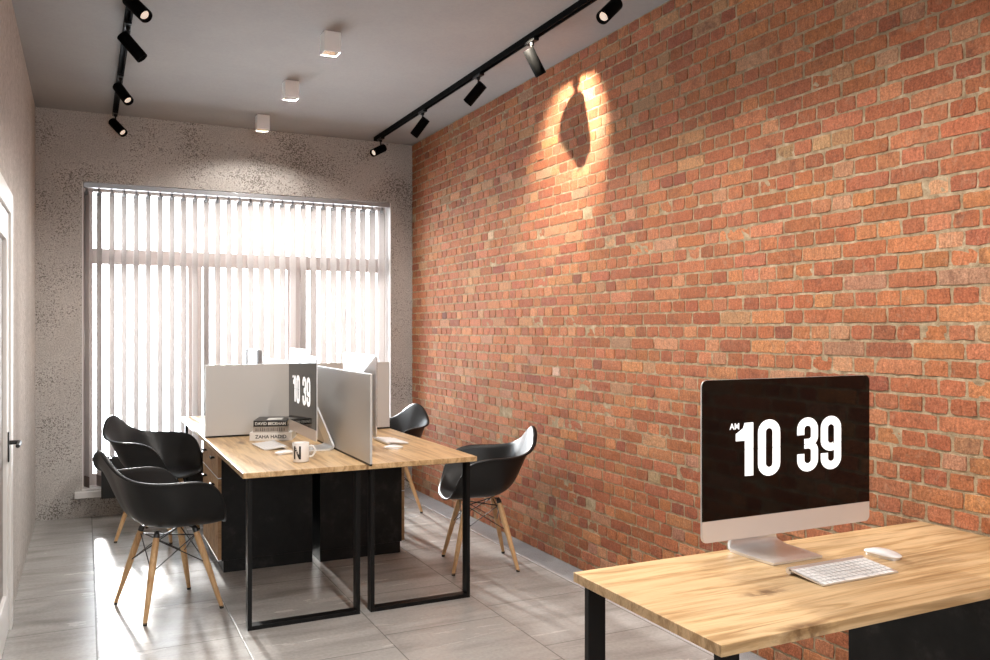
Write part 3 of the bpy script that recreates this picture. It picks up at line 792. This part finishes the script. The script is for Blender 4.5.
dup(m0, (.968, 4.565, DESK_TOP), PI/2+.25, 'white mouse lying beside the mug on the left desk')
dup(m0, (1.562, 4.505, DESK_TOP), PI/2-.3, 'white mouse at the near end of the right desk keyboard')

# ------------------------------------------------------------------ mug
MX, MY = .985, 4.262
mg = thing('mug', 'white mug with a black letter N on the front left desk', 'mug', (MX, MY, DESK_TOP))
bm = bmesh.new(); n = 40; prof = [(0, .0006), (.036, .0006), (.0395, .003), (.041, .008), (.0415, .05), (.0415, .097), (.0405, .0985), (.0385, .0975), (.038, .09), (.0375, .012), (.033, .006), (0, .006)]
rings = []
for r, z in prof:
    rings.append([bm.verts.new((0, 0, z))] if r == 0 else [bm.verts.new((r*math.cos(2*PI*k/n), r*math.sin(2*PI*k/n), z)) for k in range(n)])
for r0, r1 in zip(rings, rings[1:]):
    for k in range(n):
        q = [r0[k % len(r0)], r0[(k+1) % len(r0)], r1[(k+1) % len(r1)], r1[k % len(r1)]]; q = list(dict.fromkeys(q)); bm.faces.new(q)
smooth_by_angle(obj('cup', bm, M['mug'], mg), 50)
hd = Vector((.8987, -.4386, 0)); up = Vector((0, 0, 1))
pts = [hd*.0405+up*.078, hd*.052+up*.082, hd*.064+up*.078, hd*.070+up*.066, hd*.069+up*.048, hd*.062+up*.034, hd*.052+up*.027, hd*.0405+up*.027]
obj('handle', T(pts, [.0050]*8, 10), M['mug'], mg, smooth=True)
bm = bmesh.new(); a0 = math.atan2(-.974, -.226)-math.radians(27); rr_ = .0419; hN = .066; wN = .040
def onmug(u, v): a = a0+u/rr_; return (rr_*math.cos(a), rr_*math.sin(a), .018+v)
def quad_strip(p0, p1, p2, p3, n=5):
    for k in range(n):
        f0, f1 = k/n, (k+1)/n
        A = [p0[i]+(p1[i]-p0[i])*f0 for i in (0, 1)]; Bq = [p0[i]+(p1[i]-p0[i])*f1 for i in (0, 1)]
        Cq = [p3[i]+(p2[i]-p3[i])*f1 for i in (0, 1)]; Dq = [p3[i]+(p2[i]-p3[i])*f0 for i in (0, 1)]
        bm.faces.new([bm.verts.new(onmug(*q)) for q in (A, Bq, Cq, Dq)])
sN = .010; h2 = wN/2
quad_strip((-h2, 0), (-h2+sN, 0), (-h2+sN, hN), (-h2, hN), 2); quad_strip((h2-sN, 0), (h2, 0), (h2, hN), (h2-sN, hN), 2)
quad_strip((-h2, hN), (h2-sN, 0), (h2, 0), (-h2+sN, hN), 6)
obj('letter', bm, M['ink'], mg)

# ------------------------------------------------------------------ books
def book(label, cx, y0, w, dep, z0, h, cover, ink, text, tw, th, rot=0.0, deco=False):
    t = thing('book', label, 'book', (cx, y0, z0), rot, group='books stacked on the left desk')
    bm = bmesh.new(); c = .003 if h > .02 else .002
    bx(bm, -w/2, w/2, .0, .004, 0.0004, h, .0012); bx(bm, -w/2, w/2, .004, dep, 0.0004, c, .0006); bx(bm, -w/2, w/2, .004, dep, h-c, h, .0006)
    obj('cover', bm, cover, t)
    obj('pages', B(-w/2+.004, w/2-.004, .0045, dep-.004, c+.0002, h-c-.0002), M['paper'], t)
    bm = bmesh.new()
    if text:
        tm = text_mesh(text, th, .02, 1.0); k = tw/tm[2]
        letters(bm, tm, lambda u, v: (-tw/2+u*k, -.0004, (h-th)/2+v))
    else:
        x = -tw/2; r2 = random.Random(3)
        while x < tw/2-.012:     # close-set upright strokes of a spine title too small to read
            w3 = r2.uniform(.003, .009); hh = th*r2.uniform(.8, 1)
            bm.faces.new([bm.verts.new(p) for p in ((x, -.0004, (h-hh)/2), (x+w3, -.0004, (h-hh)/2), (x+w3*.8, -.0004, (h+hh)/2), (x+w3*.1, -.0004, (h+hh)/2))]); x += w3+r2.uniform(.0025, .006)
            if r2.random() < .15: x += .012
    obj('spine_title', bm, ink, t)
    if deco:
        bm = bmesh.new(); bx(bm, -.03, .06, .05, .16, h+.0001, h+.0004); obj('cover_print', bm, M['white_ink'], t)
    return t
book('thick white book at the bottom of the stack on the left desk', 1.008, 5.150, .250, .255, DESK_TOP, .050, M['book_white'], M['ink'], 'ZAHA HADID', .185, .021, -.34)
book('grey book in the middle of the stack on the left desk', 1.008, 5.155, .208, .24, DESK_TOP+.0505, .035, M['book_grey'], M['grey_ink'], None, .185, .022, -.35)
book('black book with white title on top of the stack', 1.006, 5.150, .200, .24, DESK_TOP+.086, .036, M['book_black'], M['white_ink'], 'DAVID BECKHAM', .180, .018, -.33, True)

# ------------------------------------------------------------------ armchairs
def catmull(P, t):
    n = len(P); i = min(int(t), n-2); f = t-i
    p = [Vector(P[max(0, min(n-1, i+k))]) for k in (-1, 0, 1, 2)]
    if i == 0: p[0] = Vector((P[1][0], -P[1][1], P[1][2]))
    if i == n-2: p[3] = Vector((P[n-2][0], -P[n-2][1], P[n-2][2]))
    return .5*((2*p[1])+(-p[0]+p[2])*f+(2*p[0]-5*p[1]+4*p[2]-p[3])*f*f+(-p[0]+3*p[1]-3*p[2]+p[3])*f**3)
RIM = [(.228, 0, .432), (.224, .105, .432), (.208, .195, .447), (.186, .252, .505), (.155, .283, .590), (.100, .299, .655), (.010, .303, .680),
       (-.085, .292, .682), (-.170, .262, .686), (-.243, .215, .702), (-.292, .150, .742), (-.318, .075, .805), (-.322, 0, .832)]
FL = [.014, .014, .014, .012, .010, .012, .016, .018, .020, .022, .024, .024, .024]
def make_chair(label, loc, rz):
    t = thing('armchair', label, 'chair', loc, rz, group='black shell armchairs on wooden legs')
    N = 28; half = [catmull(RIM, 12*k/N) for k in range(N+1)]
    fl = [FL[min(12, int(12*k/N))]+(FL[min(12, int(12*k/N)+1)]-FL[min(12, int(12*k/N))])*((12*k/N) % 1) for k in range(N+1)]
    loop = [(p, f) for p, f in zip(half, fl)]+[(Vector((half[k].x, -half[k].y, half[k].z)), fl[k]) for k in range(N-1, 0, -1)]
    n = len(loop); bm = bmesh.new(); c0 = Vector((.0, 0, .425)); rings = []; NT = 13
    for j in range(1, NT+1):
        s = j/NT; ring = []
        for p, f in loop:
            front = max(0, min(1, (p.x-.10)/.14)); hgt = p.z-.425
            zb = .412+.018*front
            P1 = Vector((p.x*.62+.0, p.y*.60, .418))
            bk = max(0, min(1, (-p.x-.10)/.16))
            P1.x += p.x*.14*bk; P1.z -= .010*bk
            P2 = Vector((p.x*(.86-.20*bk), p.y*(.88-.10*bk), zb+hgt*(.12+.36*bk)))
            q = c0*(1-s)**3+P1*3*s*(1-s)**2+P2*3*s*s*(1-s)+p*s**3
            ring.append(bm.verts.new(q))
        rings.append(ring)
    for dz, k in ((-.001, .55), (-.008, 1.0)):
        ring = []
        for p, f in loop:
            d = Vector((p.x, p.y, 0)).normalized(); 
            if p.x > .2: d = Vector((1, d.y*.3, 0)).normalized()
            front = 1 if p.x > .19 else 0
            ring.append(bm.verts.new(p+d*f*k+Vector((0, 0, dz*(1.4 if front else 1)))))
        rings.append(ring)
    cv = bm.verts.new(c0)
    for k in range(n): bm.faces.new((cv, rings[0][(k+1) % n], rings[0][k]))
    for r0, r1 in zip(rings, rings[1:]):
        for k in range(n): bm.faces.new((r0[k], r0[(k+1) % n], r1[(k+1) % n], r1[k]))
    o = obj('seat_shell', bm, M['shell'], t, smooth=True)
    so = o.modifiers.new('thick', 'SOLIDIFY'); so.thickness = .0055; so.offset = 0
    sb = o.modifiers.new('sub', 'SUBSURF'); sb.levels = 1; sb.render_levels = 1
    tops, feet = [], []
    for sx in (1, -1):
        for sy in (1, -1): tops.append(Vector((sx*.098+.0, sy*.105, .399))); feet.append(Vector((sx*.192, sy*.210, .008)))
    def at(i, f): return tops[i].lerp(feet[i], f)
    for i in range(4):
        bm = T([at(i, 0), at(i, .08), at(i, .30), at(i, .62), at(i, 1)], [.0125, .0158, .0168, .0145, .0100], 14)
        lg = smooth_by_angle(obj('leg', bm, M['leg_wood'], t), 50)
        obj('foot_cap', T([feet[i]-Vector((0, 0, .0078)), feet[i]+(tops[i]-feet[i]).normalized()*.006], [.0102, .0108], 12), M['rubber'], lg)
        bm = bmesh.new(); d = (tops[i]-feet[i]).normalized()
        tube(bm, [at(i, .03), tops[i]+d*.004, (tops[i].x*.93, tops[i].y*.93, .416)], [.0145, .0145, .010], 10)
        bx(bm, tops[i].x*.9-.014, tops[i].x*.9+.014, tops[i].y*.9-.014, tops[i].y*.9+.014, .411, .4165, .002)
        obj('mount', bm, M['wire'], t)
    # crossing wire braces on the four sides
    for a, b2 in ((0, 1), (2, 3), (0, 2), (1, 3)):
        for p, q in ((a, b2), (b2, a)):
            off = Vector((0, 0, 0)); A = at(p, .43); Bq = at(q, .04)+Vector((0, 0, -.004))
            obj('wire_brace', T([A, Bq], .0027, 6), M['wire'], t)
    bm = T([at(0, .05), at(3, .05)], .0035, 6); tube(bm, [at(1, .05)-Vector((0, 0, .008)), at(2, .05)-Vector((0, 0, .008))], .0035, 6)
    obj('under_brace', bm, M['wire'], t)
    return t
ch = make_chair('black armchair with wooden legs at the left, nearest the camera', (.385, 4.610, 0), math.radians(16))
dup(ch, (.455, 6.215, 0), math.radians(-31), 'black armchair at the left behind the nearest one, in front of the radiator')
dup(ch, (2.150, 4.620, 0), math.radians(165.5), 'black armchair between the front right desk and the brick wall')
dup(ch, (2.085, 6.215, 0), math.radians(-157), 'black armchair at the rear right desk, mostly hidden by the desk')

# ------------------------------------------------------------------ ceiling lights
def lamp(kind, name, loc, target, energy, col, parent=None, size=.03, angle=60, blend=.5):
    l = bpy.data.lights.new(name, kind); l.energy = energy; l.color = col
    if kind == 'SPOT': l.spot_size = math.radians(angle); l.spot_blend = blend; l.shadow_soft_size = size
    elif kind == 'AREA': l.shape = 'DISK'; l.size = size
    o = bpy.data.objects.new(name, l); C.objects.link(o); o.location = loc
    d = (Vector(target)-Vector(loc)); o.rotation_euler = d.to_track_quat('-Z', 'Y').to_euler()
    if parent is not None:
        o.parent = parent; o.location = Vector(loc)-parent.location
    return o
WARM = (1.0, .93, .86)
def box_light(y, label, energy):
    t = thing('ceiling_spot_box', label, 'ceiling light', (1.234, y, H), group='white box lights on the ceiling')
    bm = bmesh.new(); w = .046; z = -.112
    o4 = [(-w, -w), (w, -w), (w, w), (-w, w)]; n = 24
    bx(bm, -w, w, -w, w, -.020, -.0005, .001)
    # four walls
    bx(bm, -w, -w+.004, -w, w, z, -.020); bx(bm, w-.004, w, -w, w, z, -.020); bx(bm, -w+.004, w-.004, -w, -w+.004, z, -.020); bx(bm, -w+.004, w-.004, w-.004, w, z, -.020)
    obj('box', bm, M['white'], t)
    bm = bmesh.new(); k = .041
    a = [bm.verts.new((sx*k, sy*k, z+.002)) for sx, sy in ((-1, -1), (1, -1), (1, 1), (-1, 1))]
    b2 = [bm.verts.new((sx*.024, sy*.024, z+.034)) for sx, sy in ((-1, -1), (1, -1), (1, 1), (-1, 1))]
    for i in range(4): bm.faces.new((a[i], a[(i+1) % 4], b2[(i+1) % 4], b2[i]))
    obj('reflector', bm, M['reflector'], t)
    obj('bulb', B(-.022, .022, -.022, .022, z+.035, z+.043, bev=.003), M['lens'], t)
    lamp('SPOT', 'downlight', (1.234, y, H+z+.02), (1.234, y, 0), energy, WARM, t, .02, 150, .35)
    return t
BOXE = 48
box_light(4.62, 'white box ceiling light, nearest and largest of the row of three', BOXE)
box_light(5.64, 'white box ceiling light, middle of the row of three', BOXE)
box_light(6.625, 'white box ceiling light, farthest and closest to the window wall', BOXE*.45)
for y in (3.57, 2.55, 1.53, .5): box_light(y, 'white box ceiling light added out of view to brighten the foreground', BOXE*1.3)  # unseen boxes added along the row for soft light on the foreground

right = Vector((.8987, -.4386, 0)); fwd = Vector((.4386, .8987, 0)); upv = Vector((0, 0, 1))
def track(label, x, y0, y1, spots, group):
    t = thing('lighting_track', label, 'lighting track', (x, (y0+y1)/2, H), group='black ceiling lighting tracks')
    h = (y1-y0)/2; bm = bmesh.new()
    bx(bm, -.018, .018, -h, h, -.012, -.0003); bx(bm, -.018, -.0075, -h, h, -.034, -.012); bx(bm, .0075, .018, -h, h, -.034, -.012)
    obj('rail', bm, M['lamp_black'], t)
    bm = bmesh.new(); bx(bm, -.018, .018, h, h+.008, -.034, -.0003); bx(bm, -.018, .018, -h-.008, -h, -.034, -.0003); obj('end_cap', bm, M['black_metal'], t)
    for y, vec, lab, en in spots:
        s = thing('track_spotlight', lab, 'spotlight', (x, y, H-.0345), group=group)
        obj('adapter', B(-.0165, .0165, -.055, .055, -.016, -.0002, bev=.003), M['black_metal'], s)
        obj('stem', T([(0, 0, -.016), (0, 0, -.030), (0, 0, -.034), (0, 0, -.078)], [.013, .012, .006, .006], 10), M['black_metal'], s)
        d = (right*vec[0]-upv*vec[1]+fwd*vec[2]).normalized(); Lh = .155; r = .0325
        p0 = Vector((0, 0, -.094))-d*.045; 
        side = d.cross(upv).normalized()
        bm = T([p0, p0+d*.003, p0+d*(Lh-.002), p0+d*Lh], [r-.002, r, r, r-.001], 28, cap=False)
        # closed rear, open front with inner wall
        tube(bm, [p0+d*Lh, p0+d*(Lh-.022)], [r-.0035, r-.010], 28, cap=False)
        tube(bm, [p0+d*.0005, p0+d*.001], [r-.002, r-.002], 28)
        tube(bm, [p0+d*Lh, p0+d*(Lh+.0002)], [r-.001, r-.0035], 28, cap=False)
        smooth_by_angle(obj('head', bm, M['lamp_black'], s), 40)
        bm = T([p0+d*(Lh-.026), p0+d*(Lh-.016)], [r-.0105, r-.011], 20); obj('lens', bm, M['lens'], s)
        if en:
            w = Vector((x, y, H-.0345))+p0+d*(Lh-.012)
            lamp('SPOT', 'spot_lamp', w, w+d, en, WARM, s, .005, 44, .6)
rs = 'black track spotlights on the brick side'; ls = 'black track spotlights on the left track'
track('black lighting track along the ceiling beside the brick wall', 2.245, .4, 6.93, [
    (6.80, (-.076, .068, -.11), 'small black spotlight at the far end of the right track, next to the corner', 6),
    (5.82, (-.11, .133, .04), 'black spotlight second from the far end of the right track', 0),
    (4.84, (-.108, .114, .05), 'black spotlight third from the far end of the right track', 0),
    (4.13, (.072, .129, .03), 'black spotlight pointing right and down at the lit patch of brick', 0),
    (3.33, (-.08, .10, -.085), 'black spotlight with visible lens, nearest on the right track', 10)], rs)
track('black lighting track along the ceiling near the left wall', .205, .4, 6.98, [
    (6.86, (.106, .098, -.05), 'black spotlight at the far end of the left track, lowest in view', 6),
    (5.86, (.094, .11, -.05), 'black spotlight second from the far end of the left track', 8),
    (4.85, (.107, .129, .03), 'black spotlight with no lens showing, third on the left track', 6),
    (4.28, (.121, .116, -.06), 'black spotlight cut by the top of the picture on the left track', 8)], ls)
# the bright lamp behind the 4th head: lights the bricks round its own shadow
lamp('SPOT', 'wall_wash_lamp', (2.10, 4.07, 3.058), (2.637, 4.32, 2.58), 140, (1, .88, .72), None, .006, 66, .8)

# ------------------------------------------------------------------ daylight
w = bpy.data.worlds.new('sky'); bpy.context.scene.world = w; w.use_nodes = True
bg = w.node_tree.nodes['Background']; bg.inputs[0].default_value = (.89, .95, 1.0, 1); bg.inputs[1].default_value = 10.0
sun = bpy.data.lights.new('sun', 'SUN'); so = bpy.data.objects.new('sun', sun); C.objects.link(so)
sun.energy = 8.5; sun.angle = math.radians(3.5); sun.color = (1, .97, .93); so.location = (1.2, 12, 6)
el = math.radians(16.5); so.rotation_euler = Vector((.03, -math.cos(el), -math.sin(el))).to_track_quat('-Z', 'Y').to_euler()
pf = bpy.data.lights.new('front_fill_portal', 'AREA'); pf.shape = 'RECTANGLE'; pf.size = FX1-FX0; pf.size_y = FZ1-FZ0  # portal of the added opening behind the camera, sky fill for the foreground
qo = bpy.data.objects.new('front_fill_portal', pf); C.objects.link(qo); qo.location = ((FX0+FX1)/2, F_Y-.11, (FZ0+FZ1)/2)
qo.rotation_euler = Vector((0, 1, 0)).to_track_quat('-Z', 'Z').to_euler(); pf.cycles.is_portal = True
pt = bpy.data.lights.new('window_portal', 'AREA'); pt.shape = 'RECTANGLE'; pt.size = WX1-WX0; pt.size_y = WZ1-WZ0
po = bpy.data.objects.new('window_portal', pt); C.objects.link(po); po.location = ((WX0+WX1)/2, D_Y+.24, (WZ0+WZ1)/2)
po.rotation_euler = Vector((0, -1, 0)).to_track_quat('-Z', 'Z').to_euler(); pt.cycles.is_portal = True

sc = bpy.context.scene
sc.view_settings.view_transform = 'Standard'; sc.view_settings.look = 'None'; sc.view_settings.gamma = 1; sc.view_settings.use_curve_mapping = False
sc.view_settings.exposure = 0.42
sc.cycles.use_denoising = True
sc.cycles.max_bounces = 10; sc.cycles.diffuse_bounces = 5; sc.cycles.glossy_bounces = 4; sc.cycles.transparent_max_bounces = 8
sc.cycles.sample_clamp_indirect = 8; sc.cycles.caustics_reflective = False; sc.cycles.caustics_refractive = False
